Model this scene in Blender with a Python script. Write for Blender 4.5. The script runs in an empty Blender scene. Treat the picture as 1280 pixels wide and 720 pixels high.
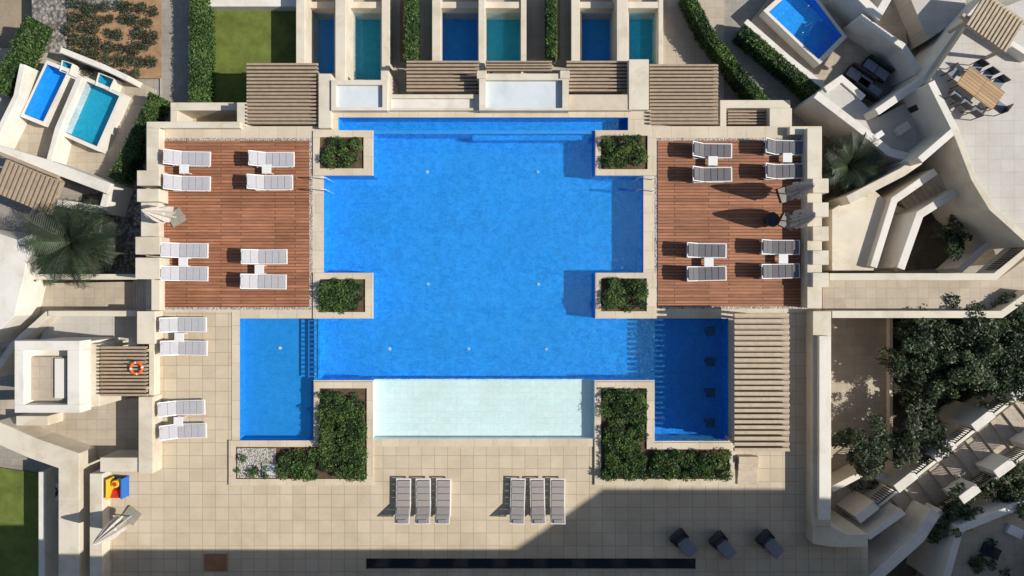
import bpy, math, random
import numpy as np
from mathutils import Vector, Matrix
random.seed(7); rng=np.random.default_rng(7)
H=32.8; S=26.0
def W(px,py,z):
    k=(H-z)/H
    return ((px-640)/S*k, -(py-360)/S*k, z)
def G(px,py,z=0):
    return ((px-640)/S, -(py-360)/S, z)
scene=bpy.context.scene
# ---------------------------------------------------------------- materials
def newmat(name):
    m=bpy.data.materials.new(name); m.use_nodes=True
    nt=m.node_tree; nt.nodes.clear()
    out=nt.nodes.new('ShaderNodeOutputMaterial')
    return m,nt,out
def N(nt,t,**kw):
    n=nt.nodes.new(t)
    for k,v in kw.items():
        if k in n.inputs: n.inputs[k].default_value=v
        else: setattr(n,k,v)
    return n
def c4(c): return (c[0],c[1],c[2],1)
def rampn(nt,fac,c0,c1,p0=0.3,p1=0.7):
    r=nt.nodes.new('ShaderNodeValToRGB')
    r.color_ramp.elements[0].position=p0; r.color_ramp.elements[0].color=c4(c0)
    r.color_ramp.elements[1].position=p1; r.color_ramp.elements[1].color=c4(c1)
    nt.links.new(fac,r.inputs[0]); return r.outputs[0]
def mul(nt,a,b,f=1.0):
    m=nt.nodes.new('ShaderNodeMix'); m.data_type='RGBA'; m.blend_type='MULTIPLY'
    m.inputs[0].default_value=f
    nt.links.new(a,m.inputs[6]); nt.links.new(b,m.inputs[7]); return m.outputs[2]
def noise(nt,vec,scale,detail=4,rough=.6,dist=0):
    n=N(nt,'ShaderNodeTexNoise'); n.inputs['Scale'].default_value=scale; n.inputs['Detail'].default_value=detail
    n.inputs['Roughness'].default_value=rough; n.inputs['Distortion'].default_value=dist
    nt.links.new(vec,n.inputs['Vector']); return n.outputs['Fac']
def surf(name,c,var=.15,scale=1.5,fine=25,rough=.85,bump=.15,spec=.2,stain=None):
    m,nt,out=newmat(name)
    tc=N(nt,'ShaderNodeTexCoord').outputs['Object']
    n1=noise(nt,tc,scale,5,.65); n2=noise(nt,tc,fine,3,.6)
    col=rampn(nt,n1,[x*(1-var) for x in c],[min(1,x*(1+var)) for x in c])
    col=mul(nt,col,rampn(nt,n2,(1-var*.8,)*3,(1,1,1)))
    if stain:
        n3=noise(nt,tc,.55,6,.7,.4)
        col=mul(nt,col,rampn(nt,n3,stain,(1,1,1),.36,.52))
    p=N(nt,'ShaderNodeBsdfPrincipled'); p.inputs['Roughness'].default_value=rough; p.inputs['Specular IOR Level'].default_value=spec
    nt.links.new(col,p.inputs['Base Color'])
    if bump:
        b=N(nt,'ShaderNodeBump'); b.inputs['Strength'].default_value=bump; b.inputs['Distance'].default_value=.02
        nt.links.new(n2,b.inputs['Height']); nt.links.new(b.outputs[0],p.inputs['Normal'])
    nt.links.new(p.outputs[0],out.inputs[0]); return m
def tiles(name,c,w=.6,h=.6,offset=0,var=.08,mortar=.7,msize=.012,rot=0,rough=.7,grain=None,shift=(0,0),stain=.82):
    m,nt,out=newmat(name)
    tc=N(nt,'ShaderNodeTexCoord').outputs['Object']
    mp=N(nt,'ShaderNodeMapping'); mp.inputs['Rotation'].default_value=(0,0,rot); mp.inputs['Location'].default_value=(shift[0],shift[1],0)
    nt.links.new(tc,mp.inputs[0]); v=mp.outputs[0]
    br=N(nt,'ShaderNodeTexBrick'); br.offset=offset; br.squash=1
    br.inputs['Scale'].default_value=1; br.inputs['Brick Width'].default_value=w; br.inputs['Row Height'].default_value=h
    br.inputs['Mortar Size'].default_value=msize; br.inputs['Mortar Smooth'].default_value=.1; br.inputs['Bias'].default_value=0
    br.inputs['Color1'].default_value=c4([x*(1-var) for x in c]); br.inputs['Color2'].default_value=c4([min(1,x*(1+var)) for x in c])
    br.inputs['Mortar'].default_value=c4([x*mortar for x in c])
    nt.links.new(v,br.inputs['Vector'])
    n1=noise(nt,tc,.5,6,.7,.3); n2=noise(nt,tc,12,3)
    col=mul(nt,br.outputs['Color'],rampn(nt,n1,(stain,stain*.98,stain*.95),(1,1,1),.35,.6))
    col=mul(nt,col,rampn(nt,n2,(.93,.93,.93),(1,1,1)))
    if grain:
        mp2=N(nt,'ShaderNodeMapping'); mp2.inputs['Scale'].default_value=grain; nt.links.new(tc,mp2.inputs[0])
        n3=noise(nt,mp2.outputs[0],1,4,.7)
        col=mul(nt,col,rampn(nt,n3,(.62,.6,.58),(1.1,1.1,1.1),.3,.7))
    p=N(nt,'ShaderNodeBsdfPrincipled'); p.inputs['Roughness'].default_value=rough; p.inputs['Specular IOR Level'].default_value=.25
    nt.links.new(col,p.inputs['Base Color'])
    b=N(nt,'ShaderNodeBump'); b.inputs['Strength'].default_value=.4; b.inputs['Distance'].default_value=.01; b.invert=True
    nt.links.new(br.outputs['Fac'],b.inputs['Height']); nt.links.new(b.outputs[0],p.inputs['Normal'])
    nt.links.new(p.outputs[0],out.inputs[0]); return m
def gravel(name,c0,c1,scale=14):
    m,nt,out=newmat(name)
    tc=N(nt,'ShaderNodeTexCoord').outputs['Object']
    v=N(nt,'ShaderNodeTexVoronoi'); v.inputs['Scale'].default_value=scale; nt.links.new(tc,v.inputs['Vector'])
    col=rampn(nt,v.outputs['Color'],c0,c1,.1,.9)
    col=mul(nt,col,rampn(nt,v.outputs['Distance'],(1,1,1),(.35,.33,.3),.35,.75))
    n=noise(nt,tc,1.2,5); col=mul(nt,col,rampn(nt,n,(.7,.68,.64),(1,1,1)))
    p=N(nt,'ShaderNodeBsdfPrincipled'); p.inputs['Roughness'].default_value=.9
    nt.links.new(col,p.inputs['Base Color'])
    b=N(nt,'ShaderNodeBump'); b.inputs['Strength'].default_value=.8; b.inputs['Distance'].default_value=.04; b.invert=True
    nt.links.new(v.outputs['Distance'],b.inputs['Height']); nt.links.new(b.outputs[0],p.inputs['Normal'])
    nt.links.new(p.outputs[0],out.inputs[0]); return m
def leafmat(name,c):
    m,nt,out=newmat(name)
    tc=N(nt,'ShaderNodeTexCoord').outputs['Object']
    n1=noise(nt,tc,3,4)
    col=rampn(nt,n1,[x*.65 for x in c],[x*1.35 for x in c])
    d=N(nt,'ShaderNodeBsdfPrincipled'); d.inputs['Roughness'].default_value=.5; d.inputs['Specular IOR Level'].default_value=.4
    t=N(nt,'ShaderNodeBsdfTranslucent'); mx=N(nt,'ShaderNodeMixShader'); mx.inputs[0].default_value=.22
    nt.links.new(col,d.inputs['Base Color']); nt.links.new(col,t.inputs[0])
    nt.links.new(d.outputs[0],mx.inputs[1]); nt.links.new(t.outputs[0],mx.inputs[2]); nt.links.new(mx.outputs[0],out.inputs[0])
    return m
def watermat(name,dark,light,body,bodyf=.1,scale=3.2,bs=.55,p0=.4,p1=.6,dist=.12):
    m,nt,out=newmat(name)
    tc=N(nt,'ShaderNodeTexCoord').outputs['Object']
    mp=N(nt,'ShaderNodeMapping'); mp.inputs['Scale'].default_value=(1,1.35,1); nt.links.new(tc,mp.inputs[0])
    n1=noise(nt,mp.outputs[0],scale,3,.55,.9); n2=noise(nt,mp.outputs[0],scale*2.7,2,.5,.6)
    a=N(nt,'ShaderNodeMath'); a.operation='ADD'; nt.links.new(n1,a.inputs[0]); nt.links.new(n2,a.inputs[1])
    h=N(nt,'ShaderNodeMath'); h.operation='MULTIPLY'; h.inputs[1].default_value=.5; nt.links.new(a.outputs[0],h.inputs[0])
    col=rampn(nt,h.outputs[0],dark,light,p0,p1)  # ripple noise in the tint paints caustic-like light mottling on the pool floor
    b=N(nt,'ShaderNodeBump'); b.inputs['Strength'].default_value=bs; b.inputs['Distance'].default_value=dist
    nt.links.new(h.outputs[0],b.inputs['Height'])
    tr=N(nt,'ShaderNodeBsdfTransparent'); nt.links.new(col,tr.inputs[0])
    df=N(nt,'ShaderNodeBsdfDiffuse'); df.inputs[0].default_value=c4(body); nt.links.new(b.outputs[0],df.inputs['Normal'])
    gl=N(nt,'ShaderNodeBsdfGlossy'); gl.inputs['Roughness'].default_value=.12; nt.links.new(b.outputs[0],gl.inputs['Normal'])
    # Schlick reflectance, symmetric for both sides of the surface
    lw=N(nt,'ShaderNodeLayerWeight'); lw.inputs['Blend'].default_value=.5
    pw=N(nt,'ShaderNodeMath'); pw.operation='POWER'; pw.inputs[1].default_value=5; nt.links.new(lw.outputs['Facing'],pw.inputs[0])
    ma=N(nt,'ShaderNodeMath'); ma.operation='MULTIPLY_ADD'; ma.inputs[1].default_value=.9; ma.inputs[2].default_value=.022; nt.links.new(pw.outputs[0],ma.inputs[0])
    m1=N(nt,'ShaderNodeMixShader'); m1.inputs[0].default_value=bodyf
    nt.links.new(tr.outputs[0],m1.inputs[1]); nt.links.new(df.outputs[0],m1.inputs[2])
    m2=N(nt,'ShaderNodeMixShader'); nt.links.new(ma.outputs[0],m2.inputs[0]); nt.links.new(m1.outputs[0],m2.inputs[1]); nt.links.new(gl.outputs[0],m2.inputs[2])
    nt.links.new(m2.outputs[0],out.inputs[0]); return m
M={}
M['paving']=tiles('paving',(.59,.495,.365),.62,.62,stain=.86,mortar=.66,var=.06,msize=.014)
M['coping']=tiles('coping',(.65,.555,.425),.9,.9,offset=.5,var=.05,mortar=.75,stain=.86)
M['wood']=tiles('deck_boards',(.43,.19,.105),2.6,.148,offset=.37,var=.22,mortar=.25,msize=.014,grain=(1.2,26,1),rough=.6,stain=.8)
M['pebble']=gravel('white_pebbles',(.45,.42,.38),(.8,.78,.74),16)
M['gravel']=gravel('grey_gravel',(.22,.20,.18),(.5,.47,.43),6)
M['soil']=surf('soil',(.13,.085,.05),.35,3,18,bump=.6)
M['redsoil']=surf('red_soil',(.38,.235,.13),.25,2,16,bump=.5)
M['darksoil']=surf('dark_soil',(.10,.085,.06),.35,1.2,10,bump=.6)
M['ground']=surf('ground',(.30,.24,.17),.2,.3,6,bump=.3)
M['pooltile']=tiles('pool_tile',(.012,.345,.90),.3,.3,var=.03,mortar=.93,msize=.006,stain=.92)
M['kidtile']=tiles('kid_pool_tile',(.02,.27,.70),.3,.3,var=.03,mortar=.93,msize=.006,stain=.97)
M['tealtile']=tiles('teal_pool_tile',(.015,.36,.52),.3,.3,var=.05,mortar=.9,msize=.006,stain=.9)
M['whitetile']=tiles('white_pool_tile',(.70,.84,.82),.3,.3,var=.02,mortar=.92,msize=.008,stain=.94)
M['water']=watermat('water',(.34,.68,.84),(1,1,1),(.06,.56,1.0),.13,3.4,1.0,.41,.57,.22)
M['waterkid']=watermat('water_calm',(.90,.95,.97),(1,1,1),(.5,.75,.82),.03,2.6,.4)
M['waterdeep']=watermat('water_plunge',(.72,.86,.92),(1,1,1),(.03,.48,.85),.07,3,.5)
M['wall']=surf('cream_render',(.66,.595,.485),.07,.8,30,bump=.12,stain=(.84,.81,.76))
M['white']=surf('white_render',(.73,.69,.62),.06,.8,30,bump=.1,stain=(.86,.84,.8))
M['stone']=surf('limestone',(.58,.49,.38),.1,1.5,20,bump=.15,stain=(.85,.82,.77))
M['sand']=tiles('sand_paving',(.48,.41,.32),.5,.5,var=.06,mortar=.8,stain=.8)
M['greypath']=tiles('grey_paving',(.35,.32,.275),.4,.4,offset=.5,var=.08,mortar=.8,stain=.8)
M['roofwhite']=tiles('pale_terrace_tile',(.55,.52,.475),.6,.6,var=.03,mortar=.85,stain=.88)
M['lawn']=surf('lawn',(.15,.185,.04),.3,1.2,40,bump=.9)
M['slat']=surf('timber_slat',(.50,.41,.30),.15,4,30,rough=.6,bump=.1)
M['slatdark']=surf('timber_slat_brown',(.39,.30,.215),.15,4,30,rough=.6,bump=.1)
M['black']=surf('black_metal',(.02,.02,.022),.1,5,30,rough=.4,bump=0,spec=.5)
M['darkglass']=surf('dark_glass',(.02,.025,.035),.1,1,30,rough=.12,bump=0,spec=.5)
M['metal']=surf('steel',(.6,.6,.6),.05,5,30,rough=.25,bump=0,spec=.6)
M['plastic']=surf('white_plastic',(.72,.71,.70),.03,5,30,rough=.4,bump=0,spec=.4)
M['mattress']=surf('grey_sling_fabric',(.43,.42,.44),.06,8,90,rough=.9,bump=.2)
M['mattress2']=surf('taupe_sling_fabric',(.15,.145,.155),.06,8,90,rough=.9,bump=.2)
M['mattress3']=surf('beige_sling_fabric',(.33,.295,.275),.06,8,90,rough=.9,bump=.2)
M['canvas']=surf('canvas',(.60,.56,.51),.08,6,60,rough=.9,bump=.3)
M['greyfab']=surf('grey_cushion',(.24,.26,.30),.12,8,90,rough=.9,bump=.3)
M['tablewood']=tiles('table_wood',(.48,.31,.16),2,.15,var=.15,mortar=.4,rough=.5)
M['orange']=surf('orange_plastic',(.75,.15,.03),.05,5,30,rough=.4,bump=0)
M['yellow']=surf('yellow_plastic',(.75,.5,.04),.05,5,30,rough=.4,bump=0)
M['blue']=surf('blue_plastic',(.03,.15,.5),.05,5,30,rough=.4,bump=0)
M['red']=surf('red_plastic',(.6,.04,.03),.05,5,30,rough=.4,bump=0)
M['terracotta']=surf('terracotta',(.33,.17,.10),.12,3,30)
M['bark']=surf('bark',(.13,.095,.065),.3,6,40,bump=.8)
M['seatstone']=surf('dark_stone_seat',(.02,.05,.13),.1,3,30)
M['skyl']=surf('pale_grey_membrane',(.60,.65,.68),.04,1.2,30,bump=.05,stain=(.86,.88,.9))
M['l1']=leafmat('leaf_dark',(.025,.055,.016)); M['l2']=leafmat('leaf_mid',(.055,.11,.025)); M['l3']=leafmat('leaf_light',(.11,.18,.042))
M['o1']=leafmat('olive_dark',(.028,.045,.02)); M['o2']=leafmat('olive_mid',(.055,.085,.034)); M['o3']=leafmat('olive_light',(.10,.135,.06))
M['s1']=leafmat('sage_dark',(.055,.065,.038)); M['s2']=leafmat('sage_mid',(.10,.115,.065)); M['s3']=leafmat('sage_light',(.17,.185,.11))
M['flower']=leafmat('flower_red',(.35,.05,.04))
# ---------------------------------------------------------------- builder
EPS=[0]
def eps():
    EPS[0]=(EPS[0]+1)%23; return EPS[0]*.0011
class B:
    def __init__(s): s.v=[];s.f=[];s.m=[];s.mats=[]
    def mi(s,mat):
        if mat not in s.mats: s.mats.append(mat)
        return s.mats.index(mat)
    def face(s,vs,mat):
        i=len(s.v); s.v+=[tuple(v) for v in vs]; s.f.append(tuple(range(i,i+len(vs)))); s.m.append(s.mi(mat))
    def pr(s,top,zb,mat,side=None):
        a=sum(top[i][0]*top[(i+1)%len(top)][1]-top[(i+1)%len(top)][0]*top[i][1] for i in range(len(top)))
        if a<0: top=top[::-1]
        n=len(top); i=len(s.v)
        s.v+=[tuple(p) for p in top]+[(p[0],p[1],zb) for p in top]
        k=s.mi(mat); ks=s.mi(side or mat)
        s.f.append(tuple(range(i,i+n))); s.m.append(k)
        s.f.append(tuple(range(i+2*n-1,i+n-1,-1))); s.m.append(ks)
        for j in range(n):
            q=(j+1)%n
            s.f.append((i+j,i+n+j,i+n+q,i+q)); s.m.append(ks)
    def poly(s,pts,zt,zb,mat,side=None):
        zt=zt+eps(); s.pr([W(x,y,zt) for x,y in pts],zb,mat,side)
    def box(s,x0,y0,x1,y1,zt,zb,mat,side=None):
        s.poly([(x0,y0),(x1,y0),(x1,y1),(x0,y1)],zt,zb,mat,side)
    def rbox(s,cx,cy,w,h,ang,zt,zb,mat,side=None):
        a=math.radians(ang); c,sn=math.cos(a),math.sin(a)
        s.poly([(cx+dx*w/2*c-dy*h/2*sn,cy+dx*w/2*sn+dy*h/2*c) for dx,dy in((-1,-1),(1,-1),(1,1),(-1,1))],zt,zb,mat,side)
    def line(s,pts,w,zt,zb,mat):
        zt=zt+eps(); P=[Vector(p) for p in pts]; L=[];R=[]
        for i,p in enumerate(P):
            if i==0: d=(P[1]-p).normalized(); n=Vector((-d.y,d.x)); k=1
            elif i==len(P)-1: d=(p-P[i-1]).normalized(); n=Vector((-d.y,d.x)); k=1
            else:
                d1=(p-P[i-1]).normalized(); d2=(P[i+1]-p).normalized()
                n=(Vector((-d1.y,d1.x))+Vector((-d2.y,d2.x))).normalized(); k=1/max(.35,n.dot(Vector((-d1.y,d1.x))))
            L.append(p+n*w/2*k); R.append(p-n*w/2*k)
        s.pr([W(p.x,p.y,zt) for p in L+R[::-1]],zb,mat)
    def lb(s,x0,y0,z0,x1,y1,z1,mat):
        s.pr([(x0,y0,z1),(x1,y0,z1),(x1,y1,z1),(x0,y1,z1)],z0,mat)
    def hexa(s,p,mat):
        i=len(s.v); s.v+=[tuple(q) for q in p]; k=s.mi(mat)
        for f in((3,2,1,0),(4,5,6,7),(0,1,5,4),(1,2,6,5),(2,3,7,6),(3,0,4,7)):
            s.f.append(tuple(i+j for j in f)); s.m.append(k)
    def cyl(s,a,b,r0,r1,mat,n=10,cap=True):
        a=Vector(a);b=Vector(b);d=(b-a).normalized()
        u=d.orthogonal().normalized(); w=d.cross(u); i=len(s.v)
        for c,r in((a,r0),(b,r1)):
            for j in range(n):
                t=2*math.pi*j/n; s.v.append(tuple(c+u*math.cos(t)*r+w*math.sin(t)*r))
        k=s.mi(mat)
        for j in range(n):
            q=(j+1)%n; s.f.append((i+j,i+q,i+n+q,i+n+j)); s.m.append(k)
        if cap:
            s.f.append(tuple(range(i+n,i+2*n))); s.m.append(k)
            s.f.append(tuple(range(i+n-1,i-1,-1))); s.m.append(k)
    def mesh(s,name):
        me=bpy.data.meshes.new(name); me.from_pydata(s.v,[],s.f)
        for m in s.mats: me.materials.append(M[m])
        me.polygons.foreach_set('material_index',s.m); me.update(); return me
    def obj(s,name,bevel=.02,parent=None):
        o=bpy.data.objects.new(name,s.mesh(name)); scene.collection.objects.link(o)
        if bevel:
            md=o.modifiers.new('bevel','BEVEL'); md.width=bevel; md.segments=2; md.limit_method='ANGLE'; md.harden_normals=False
        if parent: o.parent=parent
        return o
def inst(name,me,loc,rz,bevel=0,sc=1):
    o=bpy.data.objects.new(name,me); scene.collection.objects.link(o); o.location=loc; o.rotation_euler=(0,0,rz); o.scale=(sc,)*3
    if bevel:
        md=o.modifiers.new('bevel','BEVEL'); md.width=bevel; md.segments=2; md.limit_method='ANGLE'
    return o
# ---------------------------------------------------------------- cell field (stepped slab surfaces)
def cellfield(paint,spec,zref,zb):
    k=(H-zref)/H
    def X(px,py,z): return ((px-640)/S*k,-(py-360)/S*k,z)
    xs=sorted({p[0] for p in paint}|{p[2] for p in paint}); ys=sorted({p[1] for p in paint}|{p[3] for p in paint})
    nx,ny=len(xs)-1,len(ys)-1
    lab=[[None]*ny for _ in range(nx)]
    for x0,y0,x1,y1,l in paint:
        for i in range(nx):
            if xs[i]>=x0 and xs[i+1]<=x1:
                for j in range(ny):
                    if ys[j]>=y0 and ys[j+1]<=y1: lab[i][j]=l
    bs={}
    for i in range(nx):
        for j in range(ny):
            l=lab[i][j]
            if l is None: continue
            nm,z,mat,side,wz,wm=spec[l]
            b=bs.setdefault(nm,B())
            x0,x1,y0,y1=xs[i],xs[i+1],ys[j],ys[j+1]
            b.face([X(x0,y1,z),X(x1,y1,z),X(x1,y0,z),X(x0,y0,z)],mat)
            if wm:
                bw=bs.setdefault('swimming_pool_water' if zref==0 else 'water',B())
                bw.face([X(x0,y1,wz),X(x1,y1,wz),X(x1,y0,wz),X(x0,y0,wz)],wm)
            for di,dj,a,c in((-1,0,(x0,y0),(x0,y1)),(1,0,(x1,y1),(x1,y0)),(0,-1,(x1,y0),(x0,y0)),(0,1,(x0,y1),(x1,y1))):
                ii,jj=i+di,j+dj
                l2=lab[ii][jj] if 0<=ii<nx and 0<=jj<ny else None
                z2=zb if l2 is None else spec[l2][1]
                if z2<z-1e-5:
                    sm=side
                    if l2 is not None and spec[l2][5]: sm=spec[l2][3]
                    b.face([X(*a,z),X(*a,z2),X(*c,z2),X(*c,z)],sm)
    for nm,b in bs.items(): b.obj(nm,0)
spec={
 'paving':('terrace_paving',0,'paving','stone',0,None),
 'coping':('pool_coping',.03,'coping','stone',0,None),
 'pool':('swimming_pool',-1.1,'pooltile','pooltile',-.03,'water'),
 'pool2':('swimming_pool',-1.0,'pooltile','pooltile',-.03,'water'),
 'div':('swimming_pool',-.10,'pooltile','pooltile',-.03,'water'),
 'ledge':('swimming_pool',-.4,'pooltile','pooltile',-.03,'water'),
 'weir':('swimming_pool',-.045,'kidtile','pooltile',-.03,'waterkid'),
 'trough':('swimming_pool',-.9,'pooltile','pooltile',-.3,'water'),
 'shelf':('swimming_pool',-.38,'whitetile','whitetile',-.03,'waterkid'),
 'kid':('swimming_pool',-.6,'kidtile','kidtile',-.03,'waterdeep'),
 'planter':('planter_wall',.10,'coping','stone',0,None),
 'psoil':('planter_soil',.02,'soil','soil',0,None),
 'ppeb':('planter_pebbles',.05,'pebble','pebble',0,None),
 'pebble':('pebble_strip',.035,'pebble','stone',0,None),
 'wood':('timber_deck',.07,'wood','wood',0,None),
 'strip':('drain_channel',-.15,'darkglass','black',0,None),
}
P=[(137,388,1085,724,'paving'),(137,388,193,590,None),(1038,388,1085,680,None),
 (183,158,1027,390,'coping'),(398,137,814,158,'coping'),
 (200,173,391,387,'pebble'),(204,176,387,384,'wood'),
 (818,173,1008,386,'pebble'),(822,176,1004,383,'wood'),
 (397,212,812,350,'coping'),(459,158,751,400,'coping'),(290,390,918,558,'coping'),
 (300,398,392,550,'kid'),(392,398,399,475,'div'),
 (423,147,785,163,'trough'),(467,163,743,167,'weir'),
 (467,167,743,220,'pool'),(590,167,743,173,'ledge'),(405,220,804,341,'pool'),(467,341,743,387,'pool'),
 (467,387,743,398,'pool2'),(399,398,910,475,'pool2'),(818,475,910,551,'pool2'),
 (467,475,743,548,'shelf'),
 (392,164,466,220,'planter'),(400,172,455,211,'psoil'),
 (744,164,820,220,'planter'),(751,170,809,212,'psoil'),
 (392,341,466,398,'planter'),(400,349,457,390,'psoil'),
 (744,341,820,398,'planter'),(751,348,808,389,'psoil'),
 (393,477,467,606,'planter'),(287,550,393,606,'planter'),(400,485,459,598,'psoil'),(295,558,400,598,'psoil'),(297,560,345,597,'ppeb'),
 (743,477,817,606,'planter'),(817,553,918,606,'planter'),(751,485,808,598,'psoil'),(808,561,911,598,'psoil'),
 (457,698,870,712,'strip')]
cellfield(P,spec,0,-3.6)
specN={
 'patio':('villa_patio',-2.5,'sand','wall',0,None),
 'path':('footpath',-2.5,'greypath','wall',0,None),
 'lawn':('lawn',-2.46,'lawn','soil',0,None),
 'soil':('garden_bed',-2.5,'redsoil','soil',0,None),
 'grav':('gravel_bed',-2.49,'gravel','soil',0,None),
 'cop':('plunge_pool_coping',-2.45,'stone','stone',0,None),
 'pd':('plunge_pool',-3.4,'pooltile','pooltile',-2.55,'waterdeep'),
 'pt':('plunge_pool',-3.4,'tealtile','tealtile',-2.55,'waterdeep'),
}
PN=[(200,-80,905,165,'patio'),(202,-80,236,165,'path'),(85,-80,202,98,'soil'),(84,-80,150,12,'grav'),(40,-80,84,66,'grav'),
 (236,-80,258,135,'soil'),(258,12,373,134,'lawn'),(258,-80,373,12,'grav'),
 (377,8,480,104,'cop'),(381,15,418,92,'pd'),(433,15,476,100,'pt'),
 (549,8,654,100,'cop'),(553,15,597,92,'pd'),(607,15,650,90,'pt'),
 (723,8,826,90,'cop'),(727,15,770,78,'pd'),(786,15,822,80,'pt'),
 (500,-80,524,78,'soil'),(682,-80,700,74,'soil')]
cellfield(PN,specN,-2.5,-3.6)
b=B(); b.face([(-400,-400,-3.6),(400,-400,-3.6),(400,400,-3.6),(-400,400,-3.6)],'ground'); b.obj('ground',0)
# ---------------------------------------------------------------- foliage
def leafobj(name,pts,size,tone,mats,upbias=.5):
    n=len(pts); nrm=rng.normal(size=(n,3)); nrm[:,2]=np.abs(nrm[:,2])+upbias
    nrm/=np.linalg.norm(nrm,axis=1)[:,None]
    t=rng.normal(size=(n,3)); t-= (t*nrm).sum(1)[:,None]*nrm; t/=np.linalg.norm(t,axis=1)[:,None]
    u=np.cross(nrm,t); s=size*rng.uniform(.6,1.4,size=(n,1))
    v=np.stack([pts-t*s,pts+u*s*.45,pts+t*s,pts-u*s*.45],1).reshape(-1,3)
    me=bpy.data.meshes.new(name)
    me.vertices.add(4*n); me.vertices.foreach_set('co',v.ravel())
    me.loops.add(4*n); me.loops.foreach_set('vertex_index',np.arange(4*n))
    me.polygons.add(n); me.polygons.foreach_set('loop_start',np.arange(n)*4); me.polygons.foreach_set('loop_total',np.full(n,4))
    for m in mats: me.materials.append(M[m])
    me.polygons.foreach_set('material_index',tone.astype(int)); me.update(); me.validate()
    return me
def clumps(cs,rs,nper,squash=.8):
    out=[];tone=[]
    for c,r in zip(cs,rs):
        n=max(8,int(nper*r*r)); d=rng.normal(size=(n,3)); d/=np.linalg.norm(d,axis=1)[:,None]
        rad=r*rng.uniform(.55,1.05,size=(n,1)); p=d*rad; p[:,2]*=squash
        out.append(p+np.array(c)); base=rng.choice([0,1,1,2]); tt=np.clip(base+rng.integers(-1,2,size=n)*(rng.random(n)<.5),0,2); tone.append(tt)
    return np.vstack(out),np.concatenate(tone)
def bush_bed(name,rects,z,h=.35,dens=5.5,mats=('l1','l2','l3'),leaf=.05,nper=2400,flowers=False,gap=.12,rr=(.16,.34)):
    cs=[];rs=[]
    for x0,y0,x1,y1 in rects:
        a=W(x0,y0,z);c=W(x1,y1,z); area=abs((c[0]-a[0])*(c[1]-a[1]))
        for _ in range(int(area*dens)+2):
            if random.random()<gap: continue
            r=random.uniform(*rr)
            cs.append((random.uniform(a[0]+r*.6,c[0]-r*.6),random.uniform(c[1]+r*.6,a[1]-r*.6),z+random.uniform(.3,1)*h)); rs.append(r)
    p,t=clumps(cs,rs,nper)
    mm=list(mats)
    if flowers:
        mm.append('flower'); k=rng.random(len(t))<.012; t[k]=3
    me=leafobj(name,p,leaf,t,mm)
    o=bpy.data.objects.new(name,me); scene.collection.objects.link(o); return o
bush_bed('planter_shrubs',[(400,173,455,210)],.02,.35,9,flowers=True,gap=.3)
bush_bed('planter_shrubs',[(751,171,808,211)],.02,.4,11,flowers=True,gap=.22)
bush_bed('planter_shrubs',[(401,349,457,390)],.02,.35,15,gap=.05)
bush_bed('planter_shrubs',[(751,348,808,389)],.02,.4,14,gap=.1)
bush_bed('planter_shrubs',[(400,486,459,598),(345,560,400,598)],.02,.4,15,gap=.08)
bush_bed('planter_shrubs',[(296,562,340,597)],.02,.25,3,gap=.3,rr=(.1,.22))
bush_bed('planter_shrubs',[(751,485,808,598),(808,561,911,598)],.02,.4,15,gap=.08)
def hedge(name,pts,w,zt,zb,mats=('l1','l2','l3')):
    b=B(); b.line(pts,w*.8,zt-.12,zb,'l1')
    o=b.obj(name,0)
    Q=[];
    for i in range(len(pts)-1):
        a=np.array(W(*pts[i],zt)); c=np.array(W(*pts[i+1],zt)); L=np.linalg.norm(c-a); wd=w/S*(H-zt)/H
        d=(c-a)/L; nrm=np.array([-d[1],d[0],0])
        n=int(L*wd*900); s=rng.random((n,1)); q=rng.uniform(-.5,.5,(n,1))
        wob=.05*np.sin(s*L*5.1+1)+.04*np.sin(s*L*11)
        top=a+d*s*L+nrm*q*(wd+wob)+np.array([0,0,1])*(rng.uniform(-.14,.04,(n,1))-.9*np.abs(q)**3)
        n2=int(L*(zt-zb)*420); s2=rng.random((n2,1)); sd=rng.choice([-.5,.5],size=(n2,1))
        side=a+d*s2*L+nrm*sd*(wd+rng.uniform(-.12,.06,(n2,1)))-np.array([0,0,1])*rng.random((n2,1))*(zt-zb)
        Q+= [top,side]
    p=np.vstack(Q); t=rng.choice([0,1,1,2],size=len(p))
    nn=np.sin(p[:,0]*3.1)+np.sin(p[:,1]*2.7+1); t=np.clip(t+(nn>1).astype(int)-(nn<-1).astype(int),0,2)
    me=leafobj(name+'_leaves',p,.06,t,mats); c=bpy.data.objects.new('leaves',me); scene.collection.objects.link(c); c.parent=o
Zv=-2.5
hedge('hedge',[(246,-20),(246,131)],20,-1.2,Zv)
hedge('hedge',[(512,-20),(512,75)],14,-1.0,Zv)
hedge('hedge',[(690,-20),(690,70)],12,-1.0,Zv)
hedge('hedge',[(860,-12),(885,38),(925,90),(964,136)],13,-1.2,Zv-.1)
hedge('hedge',[(928,36),(975,75),(1022,116)],14,-1.4,Zv-.1)
hedge('hedge',[(194,118),(172,165),(142,224)],17,-1.3,Zv-.1)
hedge('hedge',[(40,22),(15,72),(-8,112)],20,-1.2,Zv-.1)
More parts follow.
